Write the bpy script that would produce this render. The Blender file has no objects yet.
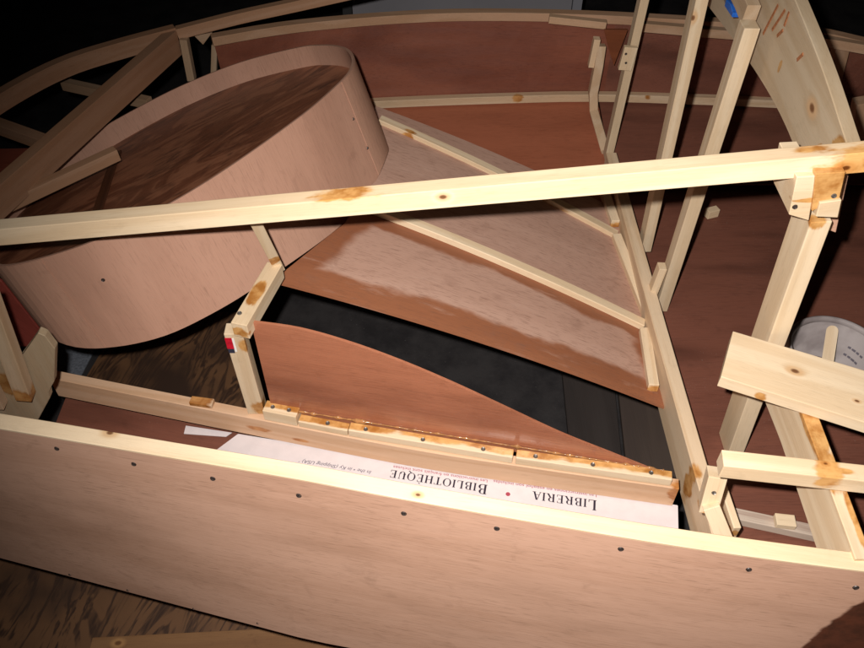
import bpy, bmesh, math, random
from mathutils import Vector, Matrix, noise as mnoise
random.seed(7)
C = bpy.context.scene.collection
V = Vector

# ------------------------------------------------------------------ camera model (used to measure the place)
TH = math.radians(47); F = 800.0; H = 1.24
FW = V((0, math.cos(TH), -math.sin(TH))); UP = V((0, math.sin(TH), math.cos(TH))); RT = V((1, 0, 0)); CAM = V((0, 0, H))
def ray(u, v): return FW + RT*((u-432)/F) + UP*((324-v)/F)
def Z(u, v, z):
    d = ray(u, v); return CAM + d*((z-H)/d.z)
def Y(u, v, y):
    d = ray(u, v); return CAM + d*(y/d.y)
def X(u, v, x):
    d = ray(u, v); return CAM + d*(x/d.x)
def PL(u, v, p, n):
    d = ray(u, v); return CAM + d*((V(p)-CAM).dot(n)/d.dot(n))

# ------------------------------------------------------------------ object helpers
WORLD = {}
def empty(name, loc, label, cat, group=None):
    o = bpy.data.objects.new(name, None); C.objects.link(o)
    o.empty_display_size = .1; o.location = loc; WORLD[o] = Matrix.Translation(V(loc))
    tag(o, label, cat, group); return o
def tag(o, label=None, cat=None, group=None, kind=None):
    if label: o['label'] = label
    if cat: o['category'] = cat
    if group: o['group'] = group
    if kind: o['kind'] = kind
    return o
def frame(o, xa, ua):
    x = V(xa).normalized(); y = V(ua).cross(x).normalized(); z = x.cross(y)
    return Matrix(((x.x, y.x, z.x, o[0]), (x.y, y.y, z.y, o[1]), (x.z, y.z, z.z, o[2]), (0, 0, 0, 1)))
def link(name, bm, M, mat, parent=None, smooth=False):
    """bm holds LOCAL coordinates, M is the world matrix"""
    bmesh.ops.recalc_face_normals(bm, faces=bm.faces)
    me = bpy.data.meshes.new(name); bm.to_mesh(me); bm.free()
    if smooth:
        for p in me.polygons: p.use_smooth = True
    me.materials.append(mat)
    o = bpy.data.objects.new(name, me); C.objects.link(o); WORLD[o] = M.copy()
    if parent is not None:
        o.parent = parent; o.matrix_parent_inverse = WORLD[parent].inverted()
    o.matrix_basis = M
    return o
def matget(mat, M): return mat(M) if callable(mat) else mat
def box_bm(bm, x0, x1, y0, y1, z0, z1, bev=.0012, cuts=0, wob=0):
    vs = [bm.verts.new((x, y, z)) for x in (x0, x1) for y in (y0, y1) for z in (z0, z1)]
    q = [(0,1,3,2),(4,6,7,5),(0,4,5,1),(2,3,7,6),(0,2,6,4),(1,5,7,3)]
    fs = [bm.faces.new([vs[i] for i in f]) for f in q]
    es = list({e for f in fs for e in f.edges})
    if bev: bmesh.ops.bevel(bm, geom=es, offset=bev, segments=2, affect='EDGES', profile=.6)
def member(name, p0, p1, w, h, mat, parent, up=(0,0,1), bev=.0013):
    p0 = V(p0); p1 = V(p1); M = frame(p0, p1-p0, up); L = (p1-p0).length
    bm = bmesh.new(); box_bm(bm, 0, L, -w/2, w/2, -h/2, h/2, bev)
    return link(name, bm, M, matget(mat, M), parent)
def sweep(name, pts, w, h, mat, parent, up=(0,0,1), taper=None):
    """rectangular bar along a polyline"""
    pts = [V(p) for p in pts]; M = frame(pts[0], pts[-1]-pts[0], up); Mi = M.inverted(); U = V(up)
    bm = bmesh.new(); rings = []
    for i, p in enumerate(pts):
        t = (pts[min(i+1, len(pts)-1)]-pts[max(i-1, 0)]).normalized()
        s = U.cross(t).normalized(); n = t.cross(s)
        hh = h[i] if isinstance(h, (list, tuple)) else h
        c = .0012
        ring = []
        for a, b, da, db in ((-1,-1,1,0),(1,-1,-1,0),(1,-1,0,1),(1,1,0,-1),(1,1,-1,0),(-1,1,1,0),(-1,1,0,-1),(-1,-1,0,1)):
            ring.append(bm.verts.new(Mi @ (p + s*(a*w/2+da*c) + n*(b*hh/2+db*c))))
        rings.append(ring)
    for a, b in zip(rings, rings[1:]):
        for k in range(8): bm.faces.new((a[k], a[(k+1)%8], b[(k+1)%8], b[k]))
    bm.faces.new(rings[0]); bm.faces.new(rings[-1])
    return link(name, bm, M, matget(mat, M), parent)
def prism(name, pts, thick, mat, parent, xa=None, bev=.001):
    """planar world polygon pushed along the vector thick"""
    pts = [V(p) for p in pts]; T = V(thick); xa = V(xa) if xa else pts[1]-pts[0]
    M = frame(pts[0], xa, T); Mi = M.inverted()
    bm = bmesh.new()
    a = [bm.verts.new(Mi @ p) for p in pts]; b = [bm.verts.new(Mi @ (p+T)) for p in pts]; n = len(pts)
    bm.faces.new(a); bm.faces.new(b)
    for k in range(n): bm.faces.new((a[k], a[(k+1)%n], b[(k+1)%n], b[k]))
    if bev: bmesh.ops.bevel(bm, geom=list(bm.edges), offset=bev, segments=1, affect='EDGES')
    return link(name, bm, M, matget(mat, M), parent)
def sheet(name, rows, thick, mat, parent, M, smooth=False):
    """grid of world points (rows) given a thickness along its own normals"""
    Mi = M.inverted(); nr = len(rows); nc = len(rows[0]); R = [[V(p) for p in r] for r in rows]
    bm = bmesh.new(); A = []; B = []
    for i in range(nr):
        ra = []; rb = []
        for j in range(nc):
            du = R[i][min(j+1, nc-1)]-R[i][max(j-1, 0)]; dv = R[min(i+1, nr-1)][j]-R[max(i-1, 0)][j]
            n = du.cross(dv).normalized()
            ra.append(bm.verts.new(Mi @ R[i][j])); rb.append(bm.verts.new(Mi @ (R[i][j]-n*thick)))
        A.append(ra); B.append(rb)
    for i in range(nr-1):
        for j in range(nc-1):
            bm.faces.new((A[i][j], A[i][j+1], A[i+1][j+1], A[i+1][j])); bm.faces.new((B[i][j], B[i+1][j], B[i+1][j+1], B[i][j+1]))
    for j in range(nc-1):
        for i in (0, nr-1): bm.faces.new((A[i][j], A[i][j+1], B[i][j+1], B[i][j]))
    for i in range(nr-1):
        for j in (0, nc-1): bm.faces.new((A[i][j], A[i+1][j], B[i+1][j], B[i][j]))
    return link(name, bm, M, matget(mat, M), parent, smooth)
def catmull(P, n, closed=False):
    P = [V(p) for p in P]; N = len(P); out = []
    for i in range(N if closed else N-1):
        a, b, c, d = (P[(i-1) % N], P[i], P[(i+1) % N], P[(i+2) % N]) if closed else (P[max(i-1, 0)], P[i], P[i+1], P[min(i+2, N-1)])
        for k in range(n):
            t = k/n
            out.append(.5*((2*b)+(c-a)*t+(2*a-5*b+4*c-d)*t*t+(3*b-a-3*c+d)*t**3))
    if not closed: out.append(P[-1])
    return out
def lerp(a, b, t): return a+(b-a)*t

# ------------------------------------------------------------------ materials
class NT:
    def __init__(s, name):
        s.m = bpy.data.materials.new(name); s.m.use_nodes = True; s.t = s.m.node_tree
        s.b = s.t.nodes['Principled BSDF']; s.L = s.t.links
        s.tc = s.t.nodes.new('ShaderNodeTexCoord'); s.oi = s.t.nodes.new('ShaderNodeObjectInfo')
    def n(s, typ, **kw):
        o = s.t.nodes.new('ShaderNode'+typ)
        for k, v in kw.items(): setattr(o, k, v)
        return o
    def set(s, sock, v):
        if hasattr(v, 'links') or hasattr(v, 'is_output'): s.L.new(v, sock)
        else: sock.default_value = v
    def math(s, op, a, b=0., c=0., clamp=False):
        o = s.n('Math', operation=op, use_clamp=clamp); s.set(o.inputs[0], a); s.set(o.inputs[1], b); s.set(o.inputs[2], c); return o.outputs[0]
    def vmath(s, op, a, b=(0,0,0)):
        o = s.n('VectorMath', operation=op); s.set(o.inputs[0], a); s.set(o.inputs[1], b)
        return o.outputs['Value'] if op in ('LENGTH', 'DISTANCE', 'DOT_PRODUCT') else o.outputs[0]
    def noise(s, vec, sc, detail=3, rough=.5, dist=0):
        v = s.vmath('MULTIPLY', vec, sc if isinstance(sc, tuple) else (sc, sc, sc))
        o = s.n('TexNoise'); s.L.new(v, o.inputs['Vector']); o.inputs['Scale'].default_value = 1
        o.inputs['Detail'].default_value = detail; o.inputs['Roughness'].default_value = rough; o.inputs['Distortion'].default_value = dist
        return o.outputs['Fac']
    def mapr(s, v, a, b, c=0., d=1., smooth=True):
        o = s.n('MapRange', interpolation_type='SMOOTHSTEP' if smooth else 'LINEAR')
        s.set(o.inputs[0], v); s.set(o.inputs[1], a); s.set(o.inputs[2], b); s.set(o.inputs[3], c); s.set(o.inputs[4], d); return o.outputs[0]
    def mix(s, f, a, b, mode='MIX'):
        o = s.n('Mix', data_type='RGBA', blend_type=mode); s.set(o.inputs[0], f)
        s.set(o.inputs[6], a if not isinstance(a, tuple) else (*a, 1)); s.set(o.inputs[7], b if not isinstance(b, tuple) else (*b, 1)); return o.outputs[2]
    def co(s, rnd=True):
        if not rnd: return s.tc.outputs['Object']
        sc = s.n('VectorMath', operation='SCALE'); sc.inputs[0].default_value = (7.3, 3.1, 5.7); s.L.new(s.oi.outputs['Random'], sc.inputs[3])
        return s.vmath('ADD', s.tc.outputs['Object'], sc.outputs[0])
    def bump(s, h, strength=.2, dist=.001):
        o = s.n('Bump'); o.inputs['Strength'].default_value = strength; o.inputs['Distance'].default_value = dist
        s.L.new(h, o.inputs['Height']); s.L.new(o.outputs[0], s.b.inputs['Normal'])

AMBER = (.40, .135, .02)
def wood(name, light, dark, rings=9, ring_amt=.5, streak=.35, rough=.55, stains=(), knots=(), rscale=(.9, 9, 9), bump=.25,
         stain_col=AMBER, blot=.25, spec=.3, specks=0., solid_stain=False, stain_noise=1.7, flecks=0., pores=0., dirt=0.):
    """sawn timber / veneer whose grain runs along the part's own X axis; stains and knots are given as world points"""
    def make(M):
        s = NT(name); co = s.co(); raw = s.tc.outputs['Object']; Mi = M.inverted()
        kn = None; coK = co
        for (p, r) in knots:
            q = Mi @ V(p)
            d = s.vmath('LENGTH', s.vmath('DIVIDE', s.vmath('SUBTRACT', raw, tuple(q)), (r*1.5, r, r)))
            k = s.mapr(d, 0., 2.6, 1., 0.); kn = k if kn is None else s.math('MAXIMUM', kn, k)
        field = s.noise(co, rscale, 2, .45, .3)
        if kn is not None: field = s.math('ADD', field, s.math('MULTIPLY', kn, .16))
        w = s.math('SINE', s.math('MULTIPLY', field, rings*6.283))
        w = s.mapr(w, -1, 1)
        fine = s.noise(co, (14, 420, 420), 3, .6)
        mid = s.noise(co, (3.5, 60, 60), 3, .6)
        f = s.math('ADD', s.math('MULTIPLY', w, ring_amt), s.math('MULTIPLY', s.math('SUBTRACT', fine, .5), streak*2.2))
        f = s.math('ADD', f, s.math('MULTIPLY', s.math('SUBTRACT', mid, .5), streak*1.6), clamp=True)
        col = s.mix(f, light, dark)
        bl = s.noise(co, (3, 11, 11), 3)
        dk = tuple(c*.72 for c in dark)
        col = s.mix(s.math('MULTIPLY', s.mapr(bl, .45, .75), blot), col, dk)
        if pores:
            po_ = s.noise(co, (34, 620, 620), 2, .5); lf = s.mapr(s.noise(co, (4, 14, 14), 3), .3, .7, .35, 1)
            col = s.mix(s.math('MULTIPLY', s.math('MULTIPLY', s.mapr(po_, .54, .70), lf), pores), col, tuple(c*.5 for c in dark))
        if dirt:
            d_ = s.noise(co, (22, 30, 30), 5, .65, .6); col = s.mix(s.math('MULTIPLY', s.mapr(d_, .55, .78), dirt), col, tuple(c*.55 for c in dark))
            d2_ = s.noise(co, (9, 60, 60), 5, .7); col = s.mix(s.math('MULTIPLY', s.mapr(d2_, .56, .75), dirt*.6), col, tuple(min(1, c*1.25) for c in light))
        if specks:
            sp = s.noise(co, 300, 3, .6); col = s.mix(s.math('MULTIPLY', s.math('MULTIPLY', s.mapr(sp, .64, .74), s.mapr(s.noise(co, 7, 4, .6), .48, .66)), specks), col, (.5, .42, .36))
        if flecks:
            fk = s.noise(co, (16, 95, 95), 2, .5); col = s.mix(s.math('MULTIPLY', s.mapr(fk, .73, .80), flecks), col, tuple(c*.45 for c in dark))
        if kn is not None:
            col = s.mix(s.math('MULTIPLY', s.mapr(kn, .25, .8), .55), col, (.55, .30, .12)); col = s.mix(s.mapr(kn, .80, .97), col, (.17, .075, .03))
        if stains:
            nz = s.noise(raw, (14, 40, 40), 4, .62)
            st = None
            for (p, r) in stains:
                q = Mi @ V(p); r = r if isinstance(r, tuple) else (r, r, r)
                d = s.vmath('LENGTH', s.vmath('DIVIDE', s.vmath('SUBTRACT', raw, tuple(q)), r))
                d = s.math('ADD', d, s.math('MULTIPLY', s.math('SUBTRACT', nz, .5), stain_noise))
                k = s.mapr(d, .78 if stain_noise > 1 else .985, 1.10 if stain_noise > 1 else 1.0, 1., 0.); st = k if st is None else s.math('MAXIMUM', st, k)
            thick = s.mapr(s.noise(raw, 38, 3, .6), .35, .7)
            if solid_stain:
                tone = s.mix(thick, stain_col, tuple(c*.5 for c in stain_col)); col = s.mix(s.math('MULTIPLY', st, .95), col, tone)
            else:
                tint = s.mix(thick, (.92, .66, .36), (.55, .29, .10)); col = s.mix(st, col, tint, 'MULTIPLY')
            s.set(s.b.inputs['Roughness'], s.mapr(st, 0, 1, rough, .2, False))
        else:
            s.set(s.b.inputs['Roughness'], s.mapr(mid, .3, .7, rough-.07, rough+.09))
        s.L.new(col, s.b.inputs['Base Color']); s.b.inputs['Specular IOR Level'].default_value = spec
        if bump: s.bump(s.math('ADD', fine, s.math('MULTIPLY', w, .25)), bump, .0006)
        return s.m
    return make
PL_, PD_ = (.77, .61, .415), (.60, .41, .225)
def pine(stains=(), knots=(), tone=1.0, red=0., **kw):
    l = (PL_[0]*tone, PL_[1]*tone*(1-red), PL_[2]*tone*(1-1.3*red)); d = (PD_[0]*tone, PD_[1]*tone*(1-red), PD_[2]*tone*(1-1.3*red))
    return wood('pine', l, d, rings=5, ring_amt=.42, streak=.22, rough=.6, stains=stains, knots=knots, rscale=(.7, 16, 16), blot=.15, pores=.22, dirt=.16, **kw)
def okoume(l=(.58, .34, .235), d=(.46, .24, .15), **kw):
    a = dict(rings=3, ring_amt=.30, streak=.48, rough=.6, rscale=(.9, 5, 5), blot=.3, spec=.25, pores=.42, dirt=.26); a.update(kw)
    return wood('okoume_veneer', l, d, **a)
def simple(name, col, rough=.6, spec=.3, nscale=0, namt=.3, metal=0, bump=0, col2=None):
    s = NT(name); s.b.inputs['Roughness'].default_value = rough; s.b.inputs['Specular IOR Level'].default_value = spec; s.b.inputs['Metallic'].default_value = metal
    if nscale:
        f = s.noise(s.co(), nscale, 5, .6); c = s.mix(s.mapr(f, .35, .7), col, col2 or tuple(x*(1-namt) for x in col))
        s.L.new(c, s.b.inputs['Base Color'])
        if bump: s.bump(f, bump, .002)
    else: s.b.inputs['Base Color'].default_value = (*col, 1)
    return s.m
M_screw = simple('screw_steel', (.05, .035, .03), .45, .5, 300, .5)
M_steel = simple('zinc_screw', (.22, .20, .18), .35, .5, 200, .4, .6)

# ================================================================== THE BOAT
boat = empty('boat_hull', (0, 1.2, -.1), 'half-built small plywood boat of pale pine bars, battens and pink sides', 'boat')

# ---- near side panel with its gunwale strip
gt = [Z(-330, 384, .30), Z(-120, 413, .30), Z(0, 431, .30), Z(150, 456.5, .30), Z(300, 482, .30), Z(400, 501, .30), Z(550, 527.5, .30), Z(700, 552, .30), Z(864, 574, .30), Z(960, 584, .30)]
gt = catmull(gt, 4)
def near_off(p):
    if p.x < -.22: return max(.012, p.y-(.528-.2585*(p.x+.22)))
    return near_off.at-.02*(p.x+.22)
near_off.at = min(gt, key=lambda g: abs(g.x+.22)).y-.528
rows = [[], [], [], [], []]
for i, p in enumerate(gt):
    off = near_off(p)
    for k, t in enumerate((0, .25, .5, .75, 1)):
        rows[k].append(V((p.x, p.y-off*t+.004, lerp(.2965, -.106, t))))
Mside = frame(gt[0], gt[-1]-gt[0], (0, 0, 1))

def on_panel(u, v):
    best = None
    for i in range(len(rows[0])-1):
        for k in range(4):
            a, b, c, d = rows[k][i], rows[k][i+1], rows[k+1][i+1], rows[k+1][i]
            n = (b-a).cross(d-a); q = PL(u, v, a, n)
            s = (q.x-a.x)/(b.x-a.x); t = (a.z-q.z)/(a.z-d.z)
            if -.01 <= s <= 1.01 and -.02 <= t <= 1.02: best = (q, n.normalized())
    return best
dark_ep = (.085, .022, .010)
sa, sb_ = on_panel(803, 646)[0], on_panel(862, 599)[0]; sdir = (sb_-sa).normalized()
sperp = V((0, -1, 0)).cross(sdir); sperp = sperp if sperp.z < 0 else -sperp
side_stain = [((sa+sb_)/2+sperp*.40, (.40, .8, .40))]
panel = sheet('side_panel', rows[::-1], .0045, okoume(stains=side_stain, solid_stain=True, stain_col=dark_ep, l=(.56, .335, .235), d=(.43, .235, .15), ring_amt=.30, rings=4, stain_noise=.035, flecks=.35, streak=.45, blot=.45), boat, Mside)
def strip_along(name, line, inx, w, h, mat, parent):
    return sweep(name, line, w, h, mat, parent)
gw = []
for i, p in enumerate(gt):
    t = (gt[min(i+1, len(gt)-1)]-gt[max(i-1, 0)]).normalized(); nrm = V((-t.y, t.x, 0))
    gw.append(p+nrm*.0165+V((0, 0, -.013)))
sweep('gunwale_strip', gw, .025, .027, pine(knots=[(Z(110, 433, .3), .006), (Z(418, 495, .3), .004)], tone=1.04), panel)
# screw heads along the panel
def disc(name, p, n, r, mat, parent, t=.0012, seg=14, squash=1.0, slot=False):
    n = V(n).normalized(); M = frame(p, V((1, 0, 0)) if abs(n.x) < .9 else V((0, 1, 0)), n)
    bm = bmesh.new(); a = []; b = []
    for k in range(seg):
        c, s_ = math.cos(6.2832*k/seg), math.sin(6.2832*k/seg)
        a.append(bm.verts.new((r*c, r*s_*squash, -.0006))); b.append(bm.verts.new((r*.82*c, r*.82*s_*squash, t)))
    q = [bm.verts.new((r*.45*math.cos(6.2832*k/seg), r*.45*math.sin(6.2832*k/seg)*squash, t*.3)) for k in range(seg)]
    for k in range(seg):
        j = (k+1) % seg; bm.faces.new((a[k], a[j], b[j], b[k])); bm.faces.new((b[k], b[j], q[j], q[k]))
    bm.faces.new(q)
    return link(name, bm, M, mat, parent)
for (u, v, r) in [(57, 448.5, .0042), (134, 464, .0042), (213, 478.5, .0044), (299, 495.5, .0044), (404, 513.5, .0044), (497, 528.5, .0044), (621, 549, .0044), (749, 569.5, .0042), (856, 587.5, .0045),
                  (6, 560, .003), (70, 574.5, .003), (128, 590, .003), (194, 608.5, .003), (258, 623, .003)]:
    q = on_panel(u, v)
    if q:
        n = q[1] if q[1].y < 0 else -q[1]
        disc('screw', q[0], n, r, M_screw, panel)

# ---- bottom panels
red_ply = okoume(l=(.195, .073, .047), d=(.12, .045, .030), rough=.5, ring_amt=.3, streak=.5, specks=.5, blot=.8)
st_l = [Z(55, 379, .08), Z(188, 407, .08), Z(400, 449, .08), Z(540, 468.5, .08), Z(672, 487, .08)]
# (stringer line recomputed as a fair curve)
st = catmull([Z(50, 378, .08), Z(180, 404, .08), Z(400, 447, .08), Z(540, 469, .08), Z(680, 489, .08)], 6)
# strip of bottom between the stringer and the near side
top_r = [V((p.x, p.y+.012, .004)) for p in st]
bot_r = []
for p in st:
    q = min(gt, key=lambda g: abs(g.x-p.x)); bot_r.append(V((p.x, q.y+.035, .004)))
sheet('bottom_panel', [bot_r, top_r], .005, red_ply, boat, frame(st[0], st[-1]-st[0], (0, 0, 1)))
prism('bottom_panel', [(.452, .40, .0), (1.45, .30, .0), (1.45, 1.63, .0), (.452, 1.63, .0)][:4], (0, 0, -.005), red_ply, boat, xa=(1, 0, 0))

# ---- longitudinal stringer with cleats and their screws
stc = [p+V((0, .010, -.0275)) for p in st]
stringer = sweep('stringer', stc, .020, .055, pine(tone=.86, red=.17, stains=[(Z(262, 425, .05), (.03, .03, .008)), (Z(300, 440, .04), (.02, .02, .006)), (Z(678, 490, .06), (.02, .03, .03))]), boat)
def st_at(u):
    best = min(range(len(st)-1), key=lambda i: abs(432+F*(((st[i]+st[i+1])/2).x)/(((st[i]+st[i+1])/2-CAM).dot(FW))-u))
    return st[best]
def cleat(u0, u1, w, h, stains, knots=()):
    a, b = st_u(u0), st_u(u1)
    sh = V((0, w/2+.002, h/2+.0005))
    return member('cleat', a+sh, b+sh, w, h, pine(stains=stains, tone=.98), stringer)
def st_u(u):
    for i in range(len(st)-1):
        ua = 432+F*st[i].x/((st[i]-CAM).dot(FW)); ub = 432+F*st[i+1].x/((st[i+1]-CAM).dot(FW))
        if ua <= u <= ub: return st[i].lerp(st[i+1], (u-ua)/(ub-ua))
    return st[-1]
for (u0, u1, w, h, us) in [(266, 299, .024, .027, (274, 290)), (300, 349, .017, .015, (328,)), (350, 513, .018, .018, (366, 423, 483)), (516, 671, .018, .019, (535, 592, 650))]:
    a, b = st_u(u0), st_u(u1)
    stn = [(a.lerp(b, t)+V((0, w, h)), (.07, .013, .012)) for t in (.1, .5, .9)]
    cl = cleat(u0, u1, w, h, stn)
    for u in us:
        p = st_u(u)+V((0, w*.5+.002, h+.0009)); disc('screw', p, (0, 0, 1), .0042, M_steel, cl)
# small block on the left part of the stringer
p = st_u(197); member('cleat', p+V((-.012, .011, .0055)), p+V((.03, .004, .0055)), .016, .009, pine(tone=.8, red=.1, stains=[(p, .03)]), boat)

# ---- curved upright panel standing on the stringer
bl, br = st_u(262)+V((0, .026, 0)), st_u(672)+V((0, .026, 0))
dirp = (br-bl).normalized(); nP = V((0, 0, 1)).cross(dirp)
crv = [(252, 320), (300, 327), (350, 341), (400, 359), (450, 380), (500, 403), (560, 431), (610, 451), (655, 469)]
top = catmull([PL(u, v, bl, nP) for u, v in crv], 5)
tops = [t for t in top if t.z > bl.z-.02]
pts = []
for t in tops: pts.append(t)
rowt, rowb = [], []
for t in tops:
    rowt.append(V((t.x, t.y, max(t.z, .083)))); rowb.append(V((t.x, t.y, .080)))
sheet('curved_panel', [rowb, rowt], -.005, okoume(l=(.40, .155, .085), d=(.25, .08, .04), rough=.24, spec=.5, streak=.55, ring_amt=.3, blot=.6, bump=.5), boat, frame(bl, dirp, (0, 0, 1)))

def bead(name, line, r, mat, parent):
    M = Matrix.Translation(line[0]); bm = bmesh.new(); rs = []; N = 8
    for i, p in enumerate(line):
        t = (line[min(i+1, len(line)-1)]-line[max(i-1, 0)]).normalized(); a = V((0, 0, 1)); b = a.cross(t).normalized()
        q = r*(.35+1.1*mnoise.noise(V((p.x*45, p.y*45, 3.1)))**2*3+.5*mnoise.noise(V((p.x*140, 1, 2)))); q = max(.0006, q)
        rs.append([bm.verts.new(p-M.translation+(a*math.sin(6.2832*k/N)*1.5+b*math.cos(6.2832*k/N))*q) for k in range(N)])
    for a, b in zip(rs, rs[1:]):
        for k in range(N): bm.faces.new((a[k], a[(k+1) % N], b[(k+1) % N], b[k]))
    bm.faces.new(rs[0]); bm.faces.new(rs[-1])
    return link(name, bm, M, mat, parent, True)
M_glue = simple('amber_glue', (.46, .22, .085), .1, .6, 120, .4, bump=.3)
foot = [V((lerp(bl.x, br.x, t/260), lerp(bl.y, br.y, t/260)-.007, .0985)) for t in range(8, 256)]
fit_z = [p+V((0, 0, .001*mnoise.noise(V((p.x*60, 0, 0))))) for p in foot]
bead('glue_bead', fit_z, .0026, M_glue, boat)

# ---- corner post and its cap block, red and white sticker
pb = V((st_u(258).x, st_u(258).y-.002, .0805))
post = member('corner_post', V((pb.x-.004, .872, .081)), V((pb.x-.006, .868, .2985)), .030, .024, pine(tone=.84, stains=[(V((pb.x+.01, .86, .10)), .02), (V((pb.x+.01, .856, .27)), (.02, .012, .01))]), boat, up=(0, -1, 0))
cap_a = Z(239, 322, .331); cap_b = Z(274, 266, .331)
member('cap_block', (cap_a.x, cap_a.y-.004, .315), (cap_b.x, cap_b.y+.008, .315), .027, .031, pine(tone=.92, stains=[(cap_a.lerp(cap_b, .5), (.03, .012, .012)), (cap_a+V((0, 0, -.02)), (.01, .02, .012))]), boat)
disc('screw', Z(239.5, 313, .3316), (0, 0, 1), .004, M_steel, boat)
sx, sy = pb.x-.005, .856
def flat_rect(name, cx, y, z, w, h, mat, parent, t=.0006):
    M = Matrix.Translation((cx, y, z)); bm = bmesh.new(); box_bm(bm, -w/2, w/2, -t, 0, -h/2, h/2, 0); return link(name, bm, M, mat, parent)
stk = flat_rect('sticker', sx-.0105, sy-.0005, .277, .011, .026, simple('red_print', (.55, .012, .03), .4, .4, 120, .3), post)
flat_rect('sticker_edge', sx-.003, sy-.0005, .273, .0035, .032, simple('white_paper', (.75, .72, .68), .6), stk)
flat_rect('sticker_print', sx-.0105, sy-.0004, .2585, .010, .010, simple('dark_print', (.03, .03, .05), .5), stk)

# ---- sloping panel with battens (the surface rises to the left in a fair curve)
yn_l, yn_r = 1.0, .915
edge_px = [(282, 283), (340, 298), (400, 316), (450, 331), (500, 347), (580, 374), (657, 404)]
ends = (Y(282, 283, yn_l), Y(657, 404, yn_r)); nE = V((0, 0, 1)).cross(ends[1]-ends[0])
ne = [PL(u, v, ends[0], nE) for u, v in edge_px]
def ramp_z(x):
    for a, b in zip(ne, ne[1:]):
        if x <= b.x or b is ne[-1]:
            return a.z+(b.z-a.z)*(x-a.x)/(b.x-a.x)
    return ne[-1].z
# fit a parabola through three points for a smooth surface
xs = [ne[0].x, ne[3].x, ne[-1].x]; zs = [ne[0].z, ne[3].z, ne[-1].z]
def ramp(x):
    s = 0
    for i in range(3):
        t = zs[i]
        for j in range(3):
            if j != i: t *= (x-xs[j])/(xs[i]-xs[j])
        s += t
    return s
def RP(u, v):
    d = ray(u, v); lo, hi = .6, 2.4
    for _ in range(60):
        m = (lo+hi)/2; p = CAM+d*m
        if p.z > ramp(p.x): lo = m
        else: hi = m
    return CAM+d*lo
slope_y = (yn_r-yn_l)/(ends[1].x-ends[0].x)
def ynear(x): return yn_l+slope_y*(x-ends[0].x)
rows_r = []
xsr = [lerp(-.33, .440, i/28) for i in range(29)]
yfar_l, yfar_r = RP(376, 106), RP(560, 182)
def yfar(x): return yfar_l.y+(yfar_r.y-yfar_l.y)*(x-yfar_l.x)/(yfar_r.x-yfar_l.x)
Lpx = [RP(u, v) for u, v in ((281, 274), (312, 249), (345, 223), (370, 188), (385, 158), (384, 135), (376, 107))]
def xleft(t):
    tt = [(p.y-ynear(p.x))/(yfar(p.x)-ynear(p.x)) for p in Lpx]
    for i in range(len(tt)-1):
        if t <= tt[i+1] or i == len(tt)-2: return lerp(Lpx[i].x, Lpx[i+1].x, max(-.3, min(1.3, (t-tt[i])/(tt[i+1]-tt[i]))))
for k in range(17):
    xl = xleft(k/16); rows_r.append([V((x, lerp(ynear(x), yfar(x), k/16), ramp(x))) for x in (lerp(xl, .44, q/28) for q in range(29))])
bA = (RP(380, 122), RP(616, 237)); bB = (RP(369, 210), RP(642, 327))
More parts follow.
